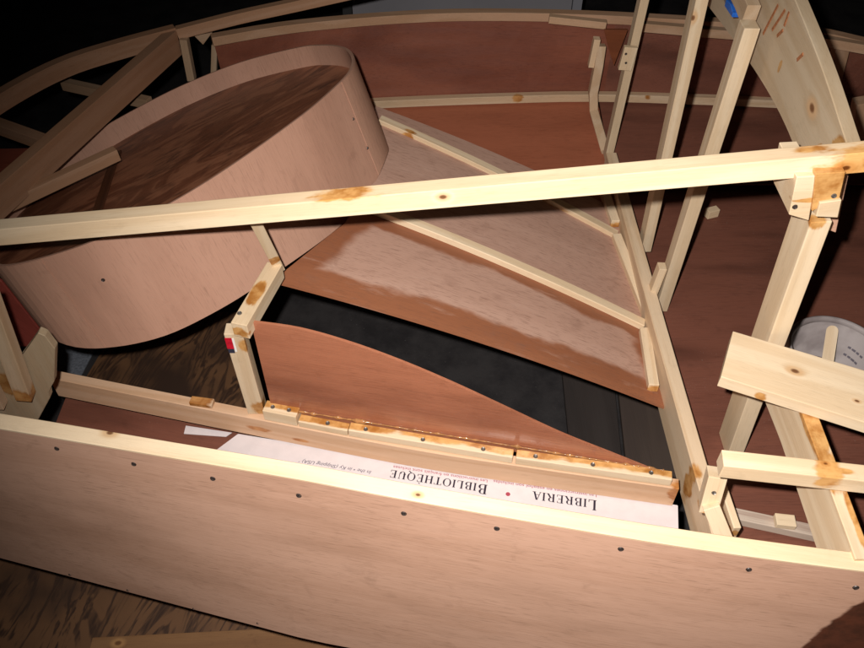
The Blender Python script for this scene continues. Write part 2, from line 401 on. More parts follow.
def ramp_mat(M):
    s = NT('okoume_part_varnished'); raw = s.tc.outputs['Object']; co = s.co(); Mi = M.inverted()
    field = s.noise(co, (.9, 5, 5), 2, .45, .3); w = s.mapr(s.math('SINE', s.math('MULTIPLY', field, 20)), -1, 1)
    fine = s.noise(co, (14, 380, 380), 3, .6); mid = s.noise(co, (3, 40, 40), 3)
    f = s.math('ADD', s.math('MULTIPLY', w, .25), s.math('ADD', s.math('MULTIPLY', fine, .4), s.math('MULTIPLY', mid, .3)), clamp=True)
    dry = s.mix(f, (.56, .35, .265), (.43, .25, .18)); wet = s.mix(f, (.36, .145, .072), (.235, .08, .036))
    # distance of a point from the near edge, batten B, batten A, right edge and left edge, all in the panel's own plane
    nz = s.math('MULTIPLY', s.math('SUBTRACT', s.noise(raw, (7, 10, 10), 4, .55), .5), .07)
    def dist(p, q):
        a, b = Mi @ V(p), Mi @ V(q); d = V((b.x-a.x, b.y-a.y)).normalized(); n = (-d.y, d.x, 0)
        return s.math('ADD', s.vmath('DOT_PRODUCT', s.vmath('SUBTRACT', raw, (a.x, a.y, 0)), n), nz)
    wetf = None
    dn = dist(V((xsr[0], ynear(xsr[0]), ramp(xsr[0]))), V((xsr[-1], ynear(xsr[-1]), ramp(xsr[-1]))))
    dB = dist(*bB)
    a = s.mapr(dn, .050, .066, 1, 0)                              # wet band along the near edge
    bnd = s.math('MULTIPLY', s.mapr(dB, -.048, -.034, 0, 1), s.mapr(dB, .006, .012, 1, 0))
    er = dist(V((.392, 1.0, 0)), V((.392, 1.6, 0)))                # negative beyond x = .392
    c = s.math('MULTIPLY', s.mapr(er, -.010, .010, 1, 0), s.mapr(dB, -.002, .002, 1, 0))
    dg = dist(RP(330, 262), RP(395, 208))
    l = s.math('MULTIPLY', s.mapr(dg, -.010, .014, 0, 1), s.mapr(dB, -.002, .002, 1, 0))
    wetf = s.math('MAXIMUM', s.math('MAXIMUM', a, bnd), s.math('MAXIMUM', c, l))
    col = s.mix(wetf, dry, wet)
    po_ = s.noise(co, (34, 620, 620), 2, .5); col = s.mix(s.math('MULTIPLY', s.mapr(po_, .54, .70), .5), col, (.17, .08, .05))
    d_ = s.noise(co, (16, 26, 26), 5, .68, .6); col = s.mix(s.math('MULTIPLY', s.mapr(d_, .52, .76), .4), col, (.24, .12, .08))
    d2_ = s.noise(co, (8, 40, 40), 5, .7); col = s.mix(s.math('MULTIPLY', s.mapr(d2_, .56, .75), .3), col, (.62, .42, .33))
    s.L.new(col, s.b.inputs['Base Color']); s.set(s.b.inputs['Roughness'], s.mapr(wetf, 0, 1, .72, .48, False))
    s.b.inputs['Specular IOR Level'].default_value = .4; s.bump(fine, .15, .0005)
    return s.m
sloping = sheet('sloping_panel', rows_r, .006, ramp_mat, boat, frame(rows_r[0][0], rows_r[0][-1]-rows_r[0][0], (0, 0, 1)))
def batten(a, b, w, h, mat, ext=0.0):
    n = 14; P = []
    for i in range(n+1):
        t = lerp(-ext, 1, i/n); x = lerp(a.x, b.x, t); y = lerp(a.y, b.y, t); P.append(V((x, y, ramp(x)+h/2+.0004)))
    return sweep('batten', P, w, h, mat, sloping)
batten(bA[0], bA[1], .021, .012, pine(tone=.95, stains=[(RP(409, 136), (.02, .012, .02)), (RP(540, 203), (.05, .014, .02)), (RP(560, 213), (.03, .012, .02))]))
batten(bB[0], bB[1], .021, .015, pine(tone=1.02))
# edge cleats against the frame
for (p, q) in (((RP(604, 192)), RP(616, 228)), (RP(617, 240), RP(649, 322)), (RP(645, 334), RP(654, 392))):
    member('edge_cleat', p+V((-.004, 0, .010)), q+V((-.004, 0, .012)), .020, .020, pine(tone=1.0, stains=[(q, (.012, .02, .02))]), sloping)

# ---- floor frame that crosses the boat, its near-end upright and posts
FX = .452
ff = [V((FX+.004, .575, .045)), V((FX, .80, .043)), V((FX-.004, 1.15, .040)), V((FX-.008, 1.66, .036))]
sweep('floor_frame', catmull(ff, 5), .026, .090, pine(tone=.95, red=.04, stains=[(V((FX-.012, .735, .05)), (.02, .02, .05))]), boat)
member('frame_cleat', V((FX+.018, .705, .10)), V((FX+.022, .615, .10)), .012, .034, pine(tone=1.02, stains=[(V((FX+.02, .62, .1)), .012)]), boat)
sfu, sfl = (Y(717, 472, .625), Y(707, 508, .605)), (Y(710, 503, .600), Y(726, 542, .570))
member('side_frame', sfu[0], sfu[1], .026, .026, pine(tone=.98, stains=[(sfu[1], (.012, .02, .02))]), boat, up=(-.2, -1, .6))
member('side_frame', sfl[0], sfl[1], .024, .024, pine(tone=1.0, stains=[(sfl[1], (.01, .014, .02))]), boat, up=(-.2, -1, .6))
disc('screw', sfu[0].lerp(sfu[1], .45)+V((-.0022, -.0113, .0070)), (-.2, -1, .6), .0036, M_steel, boat)
# stepped posts on the frame
posts = []
for (b, t_, w, d, kn) in (((609, 150), (643, 0), .019, .030, []), ((646, 240), (699, 0), .022, .036, [((693, 18), .006)]), ((662, 300), (750, 24), .025, .030, [])):
    yb = {150: 1.70, 240: 1.357, 300: 1.198}[b[1]]
    pb_, pt_ = Y(*b, yb), Y(*t_, yb)
    dd = (pt_-pb_).normalized(); pt2 = pt_+dd*(.0 if b[0] == 662 else .09)
    posts.append(member('frame_post', pb_-dd*.02, pt2, w, d, pine(tone=.80, red=.0, knots=[(Y(k[0][0], k[0][1], yb-d/2), k[1]) for k in kn]), boat, up=(0, -1, 0)))
p = Y(627, 58, 1.675); member('joint_plate', p+V((-.001, 0, -.028)), p+V((.004, 0, .028)), .030, .012, pine(tone=.85), boat, up=(0, -1, 0))
for v in (54, 63): disc('screw', Y(626, v, 1.6686), (0, -1, 0), .003, M_screw, boat)
p = Y(659, 288, 1.178); member('post_cleat', p+V((-.012, 0, -.02)), p+V((-.006, .0, .062)), .016, .022, pine(tone=.95), boat, up=(0, -1, 0))

# ---- far side of the hull
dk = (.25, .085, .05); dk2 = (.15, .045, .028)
fg = catmull([Z(212, 36, .30), Z(300, 22, .30), Z(430, 12, .30), Z(560, 12, .30), Z(700, 19, .30), Z(800, 27, .30), Z(864, 40, .30), Z(930, 56, .30)], 5)
fc = []
chl0 = catmull([Z(150, 118, .075), Z(300, 108, .075), Z(390, 103, .075), Z(480, 99.5, .075), Z(590, 97, .075), Z(700, 100, .075), Z(790, 104, .075), Z(900, 112, .075), Z(1000, 124, .075)], 6)
def chy(x):
    q = min(range(len(chl0)-1), key=lambda i: abs(chl0[i].x-x)); a, b = chl0[q], chl0[q+1]
    return a.y+(b.y-a.y)*(x-a.x)/(b.x-a.x)
for p in fg: fc.append(V((p.x, chy(p.x)+.012, .066)))
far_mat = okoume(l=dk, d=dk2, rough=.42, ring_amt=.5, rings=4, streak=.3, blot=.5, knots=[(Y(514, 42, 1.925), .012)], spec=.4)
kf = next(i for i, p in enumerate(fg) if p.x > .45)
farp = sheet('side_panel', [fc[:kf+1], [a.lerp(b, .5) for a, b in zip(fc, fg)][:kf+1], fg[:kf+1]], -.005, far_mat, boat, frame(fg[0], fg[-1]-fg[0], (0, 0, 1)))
tag(sheet('side_panel', [fc[kf:], [a.lerp(b, .5) for a, b in zip(fc, fg)][kf:], fg[kf:]], -.005, red_ply, boat, frame(fg[kf], fg[-1]-fg[kf], (0, 0, 1))), 'right length of the far side, shade put into its darker red-brown colour')  # same side continued; its shade beyond the frame is put into the darker ply colour
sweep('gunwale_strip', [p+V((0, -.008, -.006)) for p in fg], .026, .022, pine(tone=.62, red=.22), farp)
chl = catmull([Z(300, 108, .075), Z(390, 103, .075), Z(480, 99.5, .075), Z(590, 97, .075), Z(700, 100, .075), Z(790, 104, .075), Z(900, 112, .075)], 4)
sweep('chine_strip', [p+V((0, -.004, .004)) for p in chl], .020, .022, pine(tone=.80, red=.06, stains=[(Y(421, 101, 1.87), .016), (Y(474, 101, 1.88), .010), (Y(518, 99, 1.9), .018), (Y(648, 98, 1.9), .012)]), farp)
# bottom panel between the chine and the sloping panel
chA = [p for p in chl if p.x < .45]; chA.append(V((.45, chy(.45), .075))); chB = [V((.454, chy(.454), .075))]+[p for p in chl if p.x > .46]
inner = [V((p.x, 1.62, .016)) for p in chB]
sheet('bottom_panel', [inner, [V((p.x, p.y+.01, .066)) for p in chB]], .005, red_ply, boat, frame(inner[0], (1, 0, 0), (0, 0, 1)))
inner = [V((p.x, 1.48, .0)) for p in chA]
sheet('bottom_panel', [inner, [V((p.x, p.y+.01, .066)) for p in chA]], .005, okoume(l=(.38, .125, .065), d=(.27, .08, .04), rough=.5, ring_amt=.35, streak=.3, blot=.4), boat, frame(inner[0], (1, 0, 0), (0, 0, 1)))
# sheer clamp a little below the gunwale on the far side
ea = Y(549, 18.5, 1.90); eb = Y(606, 24.5, 1.885)
member('clamp_strip', ea, eb, .018, .018, pine(tone=.72, red=.16), boat)
sweep('clamp_strip', catmull([Y(640, 26, 1.885), Y(735, 34, 1.86), Y(800, 38, 1.83), Y(864, 48, 1.76), Y(930, 62, 1.66)], 4), .02, .022, pine(tone=.60, red=.18), boat)
# far uprights of the crossing frame
sweep('side_frame', [Y(601, 45, 1.87), Y(598, 66, 1.86), Y(593, 92, 1.855), Y(594, 112, 1.84), Y(606, 152, 1.72)], .022, .026, pine(tone=.78, red=.08), boat, up=(0, -1, 0))
member('gusset_block', Y(597, 38, 1.865), Y(591, 66, 1.865), .016, .02, pine(tone=.95, red=.05), boat, up=(0, -1, 0))
g0 = Y(603, 30, 1.872)
prism('gusset', [Y(604, 30, 1.87), Y(628, 30, 1.87), Y(614, 66, 1.87), Y(609, 50, 1.87)], (0, .008, 0), wood('oily_gusset', (.22, .07, .03), (.12, .035, .015), rough=.35), boat)
sweep('frame_upright', [Y(842, 42, 1.80), Y(836, 66, 1.80), Y(828, 96, 1.80)], .034, .03, pine(tone=.5, red=.2), boat, up=(0, -1, 0))
member('frame_upright', Y(862, 100, 1.5), Y(852, 150, 1.5), .03, .03, pine(tone=.5, red=.2), boat, up=(0, -1, 0))

# ---- sheer strips and deck beam at the far left
J = Z(176, 34, .32)
sheer = catmull([Z(-70, 150, .30), Z(0, 101, .31), Z(62, 68, .315), Z(120, 49, .318), J], 5)
sweep('sheer_strip', sheer, .024, .040, pine(tone=.52, red=.30), boat)
car = catmull([J+V((.004, 0, .003)), Y(240, 17, 1.83), Y(300, 4, 1.85), Y(380, -14, 1.86)], 5)
sweep('carlin_strip', car, .022, .026, pine(tone=.58, red=.26), boat)
db0 = Z(-30, 208, .34)
member('deck_beam', V((db0.x, db0.y, .315)), V((J.x-.005, J.y-.01, .305)), .026, .060, pine(tone=.50, red=.30), boat)
member('frame_upright', J+V((.02, -.01, -.005)), J+V((.017, -.015, -.11)), .018, .024, pine(tone=.55, red=.1), boat, up=(0, -1, 0))
member('frame_upright', Z(215, 44, .27), Y(214, 76, 1.84), .014, .02, pine(tone=.55, red=.1), boat, up=(0, -1, 0))
prism('gusset', [Y(194, 36, 1.83), Y(212, 33, 1.83), Y(203, 45, 1.83)], (0, .012, 0), pine(tone=.6, red=.15), boat)
member('side_stringer', Z(64, 84, .20), Z(150, 103, .20), .022, .024, pine(tone=.52, red=.16), boat)
member('side_stringer', Z(-40, 112, .21), Z(60, 148, .21), .026, .030, pine(tone=.48, red=.28), boat)
red_dark = okoume(l=(.30, .075, .045), d=(.19, .05, .03), rough=.5)
prism('bottom_panel', [Z(-90, 150, .08), Z(30, 148, .10), Z(30, 200, .10), Z(-90, 260, .08)], (0, 0, -.005), red_dark, boat)

# ---- long beam from the left deck beam to the arch on the right
BN = V((.084, 1.2, 0)).normalized(); BP = V((-.65, .893, 0))     # the beam's front face
def BF(u, v): return PL(u, v, BP, BN)
ba, bb = BF(0, 229.5), BF(864, 153)
dirb = (bb-ba).normalized()
o0, o1 = ba-dirb*.16, bb+dirb*.12
sh = V((0, .0125, -.015))
kn = [(PL(443, 197, BP, BN), .006), (PL(350, 190, BP+BN*.01, BN), .005), (PL(846, 168, BP, BN), .006), (PL(88, 228, BP+BN*.01, BN), .004)]
stn = [(PL(868, 165, BP, BN), (.062, .035, .035)), (PL(815, 153, BP+BN*.02, BN), (.035, .014, .012)), (PL(340, 189, BP+BN*.012, BN), (.07, .022, .012)), (BF(325, 196), (.03, .01, .01))]
member('long_beam', o0+sh, o1+sh, .025, .030, pine(tone=1.08, knots=kn, stains=stn, ), boat)
# brace between the cap block and the long beam
q0, q1 = Y(279, 268, 1.0), Y(252, 215, .930)
member('brace', q0, q1, .017, .017, pine(tone=.90, stains=[(q0.lerp(q1, .25), (.012, .02, .02))]), boat, up=(0, -.5, 1))

# ---- arch, big post, deck beam and joint blocks on the right
AX = .543
def arch(px): return [X(u, v, AX-.011) for u, v in px]
at = [X(u, v, AX-.011) for u, v in ((854, 178), (846, 160), (832, 110), (812, 62), (782, 4), (748, -55))]
ab = [X(u, v, AX-.011) for u, v in ((811, 176), (803, 158), (789, 112), (771, 70), (738, 4), (702, -55))]
mid = [(a+b)/2+V((.010, 0, 0)) for a, b in zip(at, ab)]; hs = [(a-b).length*.90 for a, b in zip(at, ab)]
mid5 = catmull(mid, 5); hs5 = []
for _ in range(25): mid5 = [mid5[0]]+[(mid5[i-1]+mid5[i]*2+mid5[i+1])/4 for i in range(1, len(mid5)-1)]+[mid5[-1]]
for i in range(len(mid)-1):
    for k in range(5): hs5.append(lerp(hs[i], hs[i+1], k/5))
hs5.append(hs[-1])
for _ in range(25): hs5 = [hs5[0]]+[(hs5[i-1]+hs5[i]*2+hs5[i+1])/4 for i in range(1, len(hs5)-1)]+[hs5[-1]]
M_arch = pine(tone=.66, red=.0, stains=[(X(838, 150, AX-.011), (.02, .02, .018)), (X(820, 152, AX-.011), (.012, .03, .01)), (X(780, 66, AX-.011), (.006, .02, .012))], knots=[(X(812, 108, AX-.011), .010)])
M_spl = matget(pine(), Matrix.Identity(4))
arch_o = sweep('arch_beam', mid5, .020, hs5, M_arch, boat)
# orange crayon strokes on the arch
M_crayon = simple('orange_crayon', (.42, .17, .075), .8, .1, 400, .45)
for (a, b) in (((763, 34), (778, 5)), ((772, 30), (785, 10)), ((784, 26), (789, 12)), ((777, 36), (783, 30)), ((797, 60), (803, 54))):
    pa, pb2 = X(*a, AX-.0126), X(*b, AX-.0126)
    member('crayon_stroke', pa, pb2, .0010, .005, M_crayon, arch_o, up=(0, 0, 1), bev=0)
# splinters along the sawn upper edge
for (u, v, du, dv) in ((802, 14, 4, -1), (810, 30, 4, -2), (815, 32, 3, 2), (833, 86, 4, -1), (843, 107, 4, 1), (825, 58, 3, -1), (851, 130, 3, 0)):
    a = X(u-1, v, AX+.004); b = X(u+du, v+dv, AX+.004); n_ = V((.0, .0006, .0006)); x_ = V((.0009, 0, 0)); Ma = Matrix.Translation(a)
    bm = bmesh.new(); vs = [bm.verts.new(q-a) for q in (-x_-n_+a, a+x_-n_, a+n_, b)]
    for f in ((0,1,2),(0,1,3),(1,2,3),(2,0,3)): bm.faces.new([vs[i] for i in f])
    link('splinter', bm, Ma, M_spl, arch_o)
# doubler joined to the arch near the top of the picture
da, db_ = X(751, 15, AX-.036), X(737, -14, AX-.036)
sweep('arch_doubler', [da, (da+db_)/2+V((0, 0, .003)), db_+(db_-da)*.6], .022, .034, pine(tone=.60, red=.06), boat)
# big post
pt0, pt1 = V((.515, .850, -.0)), V((.537, .850, .600))
f_t = Y(811, 222, .818); f_b = Y(768, 342, .818)
dv = (f_t-f_b).normalized(); bot = f_b-dv*((f_b.z-.004)/dv.z); topp = f_t+dv*((.560-f_t.z)/dv.z)
offp = V((.014, .028, 0))
member('cabin_post', bot+offp, topp+offp, .028, .056, pine(tone=.97, stains=[(Y(818, 215, .818), (.02, .03, .02))]), boat, up=(0, -1, 0))
# joint blocks at the top of the post
def blk(name, px, y, dx, dy, mat, par=boat):
    pts = [Y(u, v, y) for u, v in px]; return prism(name, pts, (dx, dy, 0), mat, par)
blk('joint_block', [(797, 177), (816, 176), (809, 221), (789, 215)], .806, 0, .075, pine(tone=.98, stains=[(Y(812, 200, .806), (.03, .004, .03))]))
blk('joint_block', [(816, 174), (846, 172), (838, 206), (820, 206), (812, 212)], .802, 0, .014, pine(tone=.95, spec=.5, stains=[(Y(830, 190, .80), (.035, .05, .035))]))
blk('joint_block', [(820, 203), (842, 200), (838, 218), (816, 217)], .798, 0, .018, pine(tone=.95))
blk('ply_plate', [(838, 172), (850, 170), (836, 233), (828, 230)], .862, .0, .012, okoume())
for (u, v, y) in ((795, 207, .8055), (834, 196, .8015)): disc('screw', Y(u, v, y), (0, -1, 0), .0036, M_screw if u < 800 else M_steel, boat)
# side deck beam running from the near gunwale to the post
DX = .531
dt = [X(851, 548, DX), X(809, 422, DX), X(790, 365, DX)]; dbm = [X(817, 547, DX), X(767, 420, DX), X(752, 378, DX)]
mid = [(a+b)/2+V((.011, 0, 0)) for a, b in zip(dt, dbm)]
mid = [V((m.x, m.y, m.z)) for m in mid]
mid.insert(0, mid[0]+(mid[0]-mid[1])*.12)
hh = [(a.z+0-b.z) for a, b in zip(dt, dbm)]
sweep('side_deck_beam', [V((DX+.011, .470, .262)), V((DX+.011, .60, .267)), V((DX+.011, .70, .270)), V((DX+.011, .814, .264))], .022, .088,
      pine(tone=.93, stains=[(X(832, 465, DX+.01), (.045, .03, .014)), (X(815, 430, DX+.01), (.06, .016, .010)), (X(858, 520, DX+.02), (.05, .008, .02))]), boat)
# short bar across the deck beam
s0, s1 = Z(723, 457, .345), Z(880, 474, .345)
M_bar = pine(tone=1.08, stains=[(Z(828, 466, .345), (.022, .03, .03)), (Z(842, 470, .345), (.02, .006, .01))], knots=[(Z(826, 463, .345), .004)])
member('cross_bar', V((s0.x, s0.y, .3295)), V((s1.x, s1.y, .3295)), .026, .028, M_bar, boat)
# near chine strip with scraped paint, at the right under the gunwale
member('chine_strip', Z(716, 512, .014), Z(850, 541, .014), .022, .018, wood('scraped_strip', (.55, .45, .36), (.24, .12, .09), rings=8, ring_amt=.3, streak=.5, blot=.9), boat)

# ---- frame at the near left
GY = .80
def gy(px, y): return [Y(u, v, y) for u, v in px]
prism('gusset', gy([(-40, 372), (18, 362), (38, 333), (45, 336), (55, 349), (54, 382), (48, 392), (50, 398), (38, 420), (-40, 425)], .80), (0, .014, 0), pine(tone=.5, stains=[(Y(10, 385, .80), (.03, .02, .01))]), boat, xa=(0, 0, 1))
a, b = Y(26, 396, .785), Y(-14, 290, .785); member('frame_upright', a, b, .024, .022, pine(tone=.66, red=.05, stains=[(a, (.03, .03, .03))]), boat, up=(0, -1, 0))
a, b = Y(0, 405, .79), Y(-40, 330, .79); member('frame_upright', a, b, .02, .02, pine(tone=.62, red=.1), boat, up=(0, -1, 0))
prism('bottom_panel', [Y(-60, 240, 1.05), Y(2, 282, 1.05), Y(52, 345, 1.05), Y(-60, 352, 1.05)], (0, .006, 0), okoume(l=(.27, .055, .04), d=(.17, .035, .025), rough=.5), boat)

# ================================================================== PLYWOOD TUB
TN = V((-math.sin(math.radians(18)), math.sin(math.radians(9)), math.cos(math.radians(18)))).normalized(); TH_ = .21
A0 = Y(279, 268, 1.09)
rimP = A0+TN*TH_
rim_px = [(354, 60), (349, 50), (338, 45.5), (322, 44.5), (298, 47), (240, 62), (180, 86), (120, 117), (74, 145), (30, 175), (0, 200), (-18, 228), (-16, 252), (0, 266), (50, 256), (111, 234), (180, 198), (240, 160), (300, 117), (330, 92), (349, 73)]
rim = catmull([PL(u, v, rimP, TN) for u, v in rim_px], 6, True)
tub_base = sum(rim, V())/len(rim)-TN*TH_
tub = empty('plywood_tub', tub_base, 'oval tub of bent pink plywood with dark varnished recessed floor, under the long beam', 'tub')
BOT = [(-30, 232), (0, 270), (25, 306), (50, 336), (66, 345), (85, 349), (120, 347), (170, 335), (230, 304), (280, 270), (345, 224), (375, 184), (388, 150)]
def bot_v(u):
    for a, b in zip(BOT, BOT[1:]):
        if a[0] <= u <= b[0]: return a[1]+(b[1]-a[1])*(u-a[0])/(b[0]-a[0])
def proj(p):
    q = p-CAM; w_ = q.dot(FW); return 432+F*q.x/w_, 324-F*q.dot(UP)/w_
def foot_heights(cen):
    """the tub's lower edge is cut to a curve"""
    n = len(rim); hs_ = []
    for i in range(n):
        p = rim[i]; u0, v0 = proj(p); t = (rim[(i+1) % n]-rim[i-1]).normalized(); nn = t.cross(TN)
        if nn.dot(p-cen) < 0: nn = -nn
        h = TH_
        if nn.dot(CAM-p) > 0:
            for k in range(60, 300):
                u, v = proj(p-TN*(k*.001)); bv = bot_v(u)
                if bv is None: break
                if v >= bv: h = min(.27, max(.15, k*.001)); break
        hs_.append(h)
    for _ in range(6): hs_ = [(hs_[i-1]+2*hs_[i]+hs_[(i+1) % n])/4 for i in range(n)]
    return hs_
def ring_obj():
    n = len(rim); cen = sum(rim, V())/n; foot = foot_heights(cen)
    # grain coordinates: build so that local X runs down the wall
    M = frame(cen, TN, V((1, 0, 0))); Mi = M.inverted(); bm = bmesh.new(); L = []
    for off, hgt in ((0, 0), (0, .3), (0, .6), (0, 1), (1, 1), (1, .6), (1, .3), (1, 0)):
        r = []
        for i in range(n):
            t = (rim[(i+1) % n]-rim[i-1]).normalized(); inn = TN.cross(t)
            if inn.dot(cen-rim[i]) < 0: inn = -inn
            r.append(bm.verts.new(Mi @ (rim[i]+inn*(.005*off)-TN*hgt*foot[i])))
        L.append(r)
    for a, b in zip(L, L[1:]+L[:1]):
        for i in range(n): bm.faces.new((a[i], a[(i+1) % n], b[(i+1) % n], b[i]))
    o = link('wall', bm, M, matget(okoume(l=(.50, .285, .20), d=(.40, .21, .14), streak=.3, ring_amt=.2), M), tub, smooth=True)
    o.data.set_sharp_from_angle(angle=math.radians(40))
    return o, cen, Mi
wall, cen, _ = ring_obj()
def lap(keep, slope):
    fh = foot_heights(cen); N = len(rim); idx = [i for i in range(N) if keep(*proj(rim[i])) and proj(rim[i])[1] > 45]
    # order the run of neighbouring indices
    st0 = next(i for i in idx if (i-1) % N not in idx); run = []
    i = st0
    while i in idx: run.append(i); i = (i+1) % N
    M = frame(cen, TN, V((1, 0, 0))); Mi = M.inverted(); bm = bmesh.new(); L = []
    for off in (.0004, .0016):
        for hgt in ((.004, .3, .6, .995) if off < .001 else (.995, .6, .3, .004)):
            r = []
            for i in run:
                t = (rim[(i+1) % N]-rim[i-1]).normalized(); o_ = TN.cross(t); o_ = o_ if o_.dot(cen-rim[i]) < 0 else -o_
                r.append(bm.verts.new(Mi @ (rim[i]+o_*off-TN*hgt*fh[i])))
            L.append(r)
    for a, b in zip(L, L[1:]+L[:1]):
        for k in range(len(run)-1): bm.faces.new((a[k], a[k+1], b[k+1], b[k]))
    bm.faces.new([r[0] for r in L]); bm.faces.new([r[-1] for r in L])
    link('wall_lap', bm, M, matget(okoume(l=(.51, .295, .205), d=(.41, .215, .145), streak=.3, ring_amt=.2), M), wall)
lap(lambda u, v: u < 46 and v > 225, 0)
lap(lambda u, v: u > 341 and v > 45, 0)
def flame(M):
    s = NT('flamed_varnished_ply'); co = s.co(); 
    f = s.noise(co, (2.5, 8, 8), 4, .6, 1.0); w = s.mapr(s.math('SINE', s.math('MULTIPLY', f, 26)), -1, 1)
    fine = s.noise(co, (12, 130, 130), 4, .65)
    big = s.mapr(s.noise(co, (5, 13, 13), 5, .62, 1.2), .44, .70)
    c = s.mix(s.mapr(s.math('ADD', s.math('MULTIPLY', w, .5), fine), .35, 1.1, 0, 1), (.36, .145, .075), (.19, .065, .032))
    c = s.mix(s.math('MULTIPLY', big, s.mapr(fine, .35, .62, .2, .8)), c, (.045, .020, .014))
    s.L.new(c, s.b.inputs['Base Color']); s.b.inputs['Roughness'].default_value = .4; s.b.inputs['Specular IOR Level'].default_value = .4
    return s.m
PD = .046
Mf = frame(cen-TN*PD, (.79, .61, .0), TN); bmf = bmesh.new(); Mi = Mf.inverted(); n = len(rim)
ins = []
for i in range(n):
    t = (rim[(i+1) % n]-rim[i-1]).normalized(); inn = TN.cross(t)
    if inn.dot(cen-rim[i]) < 0: inn = -inn
    ins.append(rim[i]+inn*.0053-TN*PD)
a = [bmf.verts.new(Mi @ p) for p in ins]; b = [bmf.verts.new(Mi @ (p-TN*.006)) for p in ins]
bmf.faces.new(a); bmf.faces.new(b)
for i in range(n): bmf.faces.new((a[i], a[(i+1) % n], b[(i+1) % n], b[i]))
link('recessed_floor', bmf, Mf, flame(Mf), tub)
# dark strip across the recessed floor
sA, sB = PL(117, 152, rimP-TN*(PD-.001), TN), PL(92, 228, rimP-TN*(PD-.001), TN)
member('floor_dark_strip', sA, sB, .022, .004, wood('dark_strip', (.10, .035, .015), (.06, .02, .01), rough=.5), tub, up=TN)
# stick lying across the tub
k0, k1 = PL(117, 153, rimP+TN*.002, TN), PL(-60, 236, rimP+TN*.03, TN)
stick = member('wooden_stick', k0, k1, .020, .026, pine(tone=.52, red=.26), None)
tag(stick, 'thin wooden stick lying across the left end of the plywood tub', 'stick')
# screw holes in the tub wall
def on_wall(u, v):
    best = None
    for i in range(n):
        p, q = rim[i], rim[(i+1) % n]; nn = (q-p).cross(TN)
        h = PL(u, v, p, nn); s_ = (h-p).dot((q-p).normalized())/(q-p).length; hh = (h-p).dot(TN)
        if 0 <= s_ <= 1 and -.2 <= hh <= 0:
            w_ = (h-CAM).dot(FW)
            if best is None or w_ < best[2]: best = (h, nn.normalized(), w_)
    return best
for (u, v, r) in ((103, 280, .0036), (353, 119, .003), (367, 148, .0034), (360, 113, .002)):
    q = on_wall(u, v)
    if q:
        nn = q[1] if q[1].dot(CAM-q[0]) > 0 else -q[1]
        disc('screw', q[0], nn, r, M_screw, wall)

# ================================================================== LOOSE THINGS
# board lying on the side deck beam
zb = .3145; c0, c1, c2, c3 = Z(733, 331, zb+.022), Z(722, 377, zb+.022), Z(900, 434, zb+.022), Z(900, 381, zb+.022)
dirl = V((c3.x-c0.x, c3.y-c0.y, 0)).normalized(); prp = V((dirl.y, -dirl.x, 0)); W = (c1-c0).dot(prp)
mid0 = c0+prp*(W/2); mid0.z = zb+.011
lb = member('loose_board', mid0, mid0+dirl*.42, abs(W), .022, pine(tone=.98, knots=[(Z(795, 371, zb+.022), .007), (Z(857, 401, zb+.022), .004)], stains=[(Z(761, 394, zb+.006), (.010, .01, .012))]), None)
tag(lb, 'wide pale pine board laid slantwise over the side deck beam in front of the pail', 'board')

# cardboard box
M_card = simple('grey_white_card', (.68, .62, .62), .7, .2, 40, .06)
cb0, cb1 = Z(204, 432, .012), Z(676, 521, .012)
cdir = (cb1-cb0).normalized(); cn = V((cdir.y, -cdir.x, 0))
box = empty('cardboard_carton', ((cb0.x+cb1.x)/2, cb0.y*.5+cb1.y*.5-.05, .0045), 'flat grey-white cardboard carton with upside-down BIBLIOTHEQUE and LIBRERIA print, lying behind the near gunwale', 'carton')
# back edge follows the visible line of the card; depth reaches the near side
be0, be1 = Z(238, 433.5, .022), Z(678, 505, .022)
cdir = (be1-be0).normalized(); cn = V((cdir.y, -cdir.x, 0))
if cn.y > 0: cn = -cn
Lc = (be1-be0).length
cardM = frame(be0, cdir, (0, 0, 1))
bm = bmesh.new(); Mi = cardM.inverted()
DEP = .125
prof = [be0, be1, be1+cn*DEP, be0+cn*DEP-cdir*.08]
a = [bm.verts.new(Mi @ p) for p in prof]; b = [bm.verts.new(Mi @ (p-V((0, 0, .017)))) for p in prof]
bm.faces.new(a); bm.faces.new(b)
for k in range(4): bm.faces.new((a[k], a[(k+1) % 4], b[(k+1) % 4], b[k]))
bmesh.ops.bevel(bm, geom=list(bm.edges), offset=.001, segments=2, affect='EDGES')
carton = link('carton_body', bm, cardM, M_card, box)
prism('carton_flap', [Z(186, 426, .012), Z(232, 433, .012), Z(226, 437, .012), Z(184, 434, .012)], (0, 0, .0012), M_card, box, bev=0)
M_ink = simple('black_ink', (.02, .015, .03), .6); M_red = simple('red_ink', (.36, .06, .09), .6); M_ink2 = simple('faded_ink', (.10, .08, .12), .6)
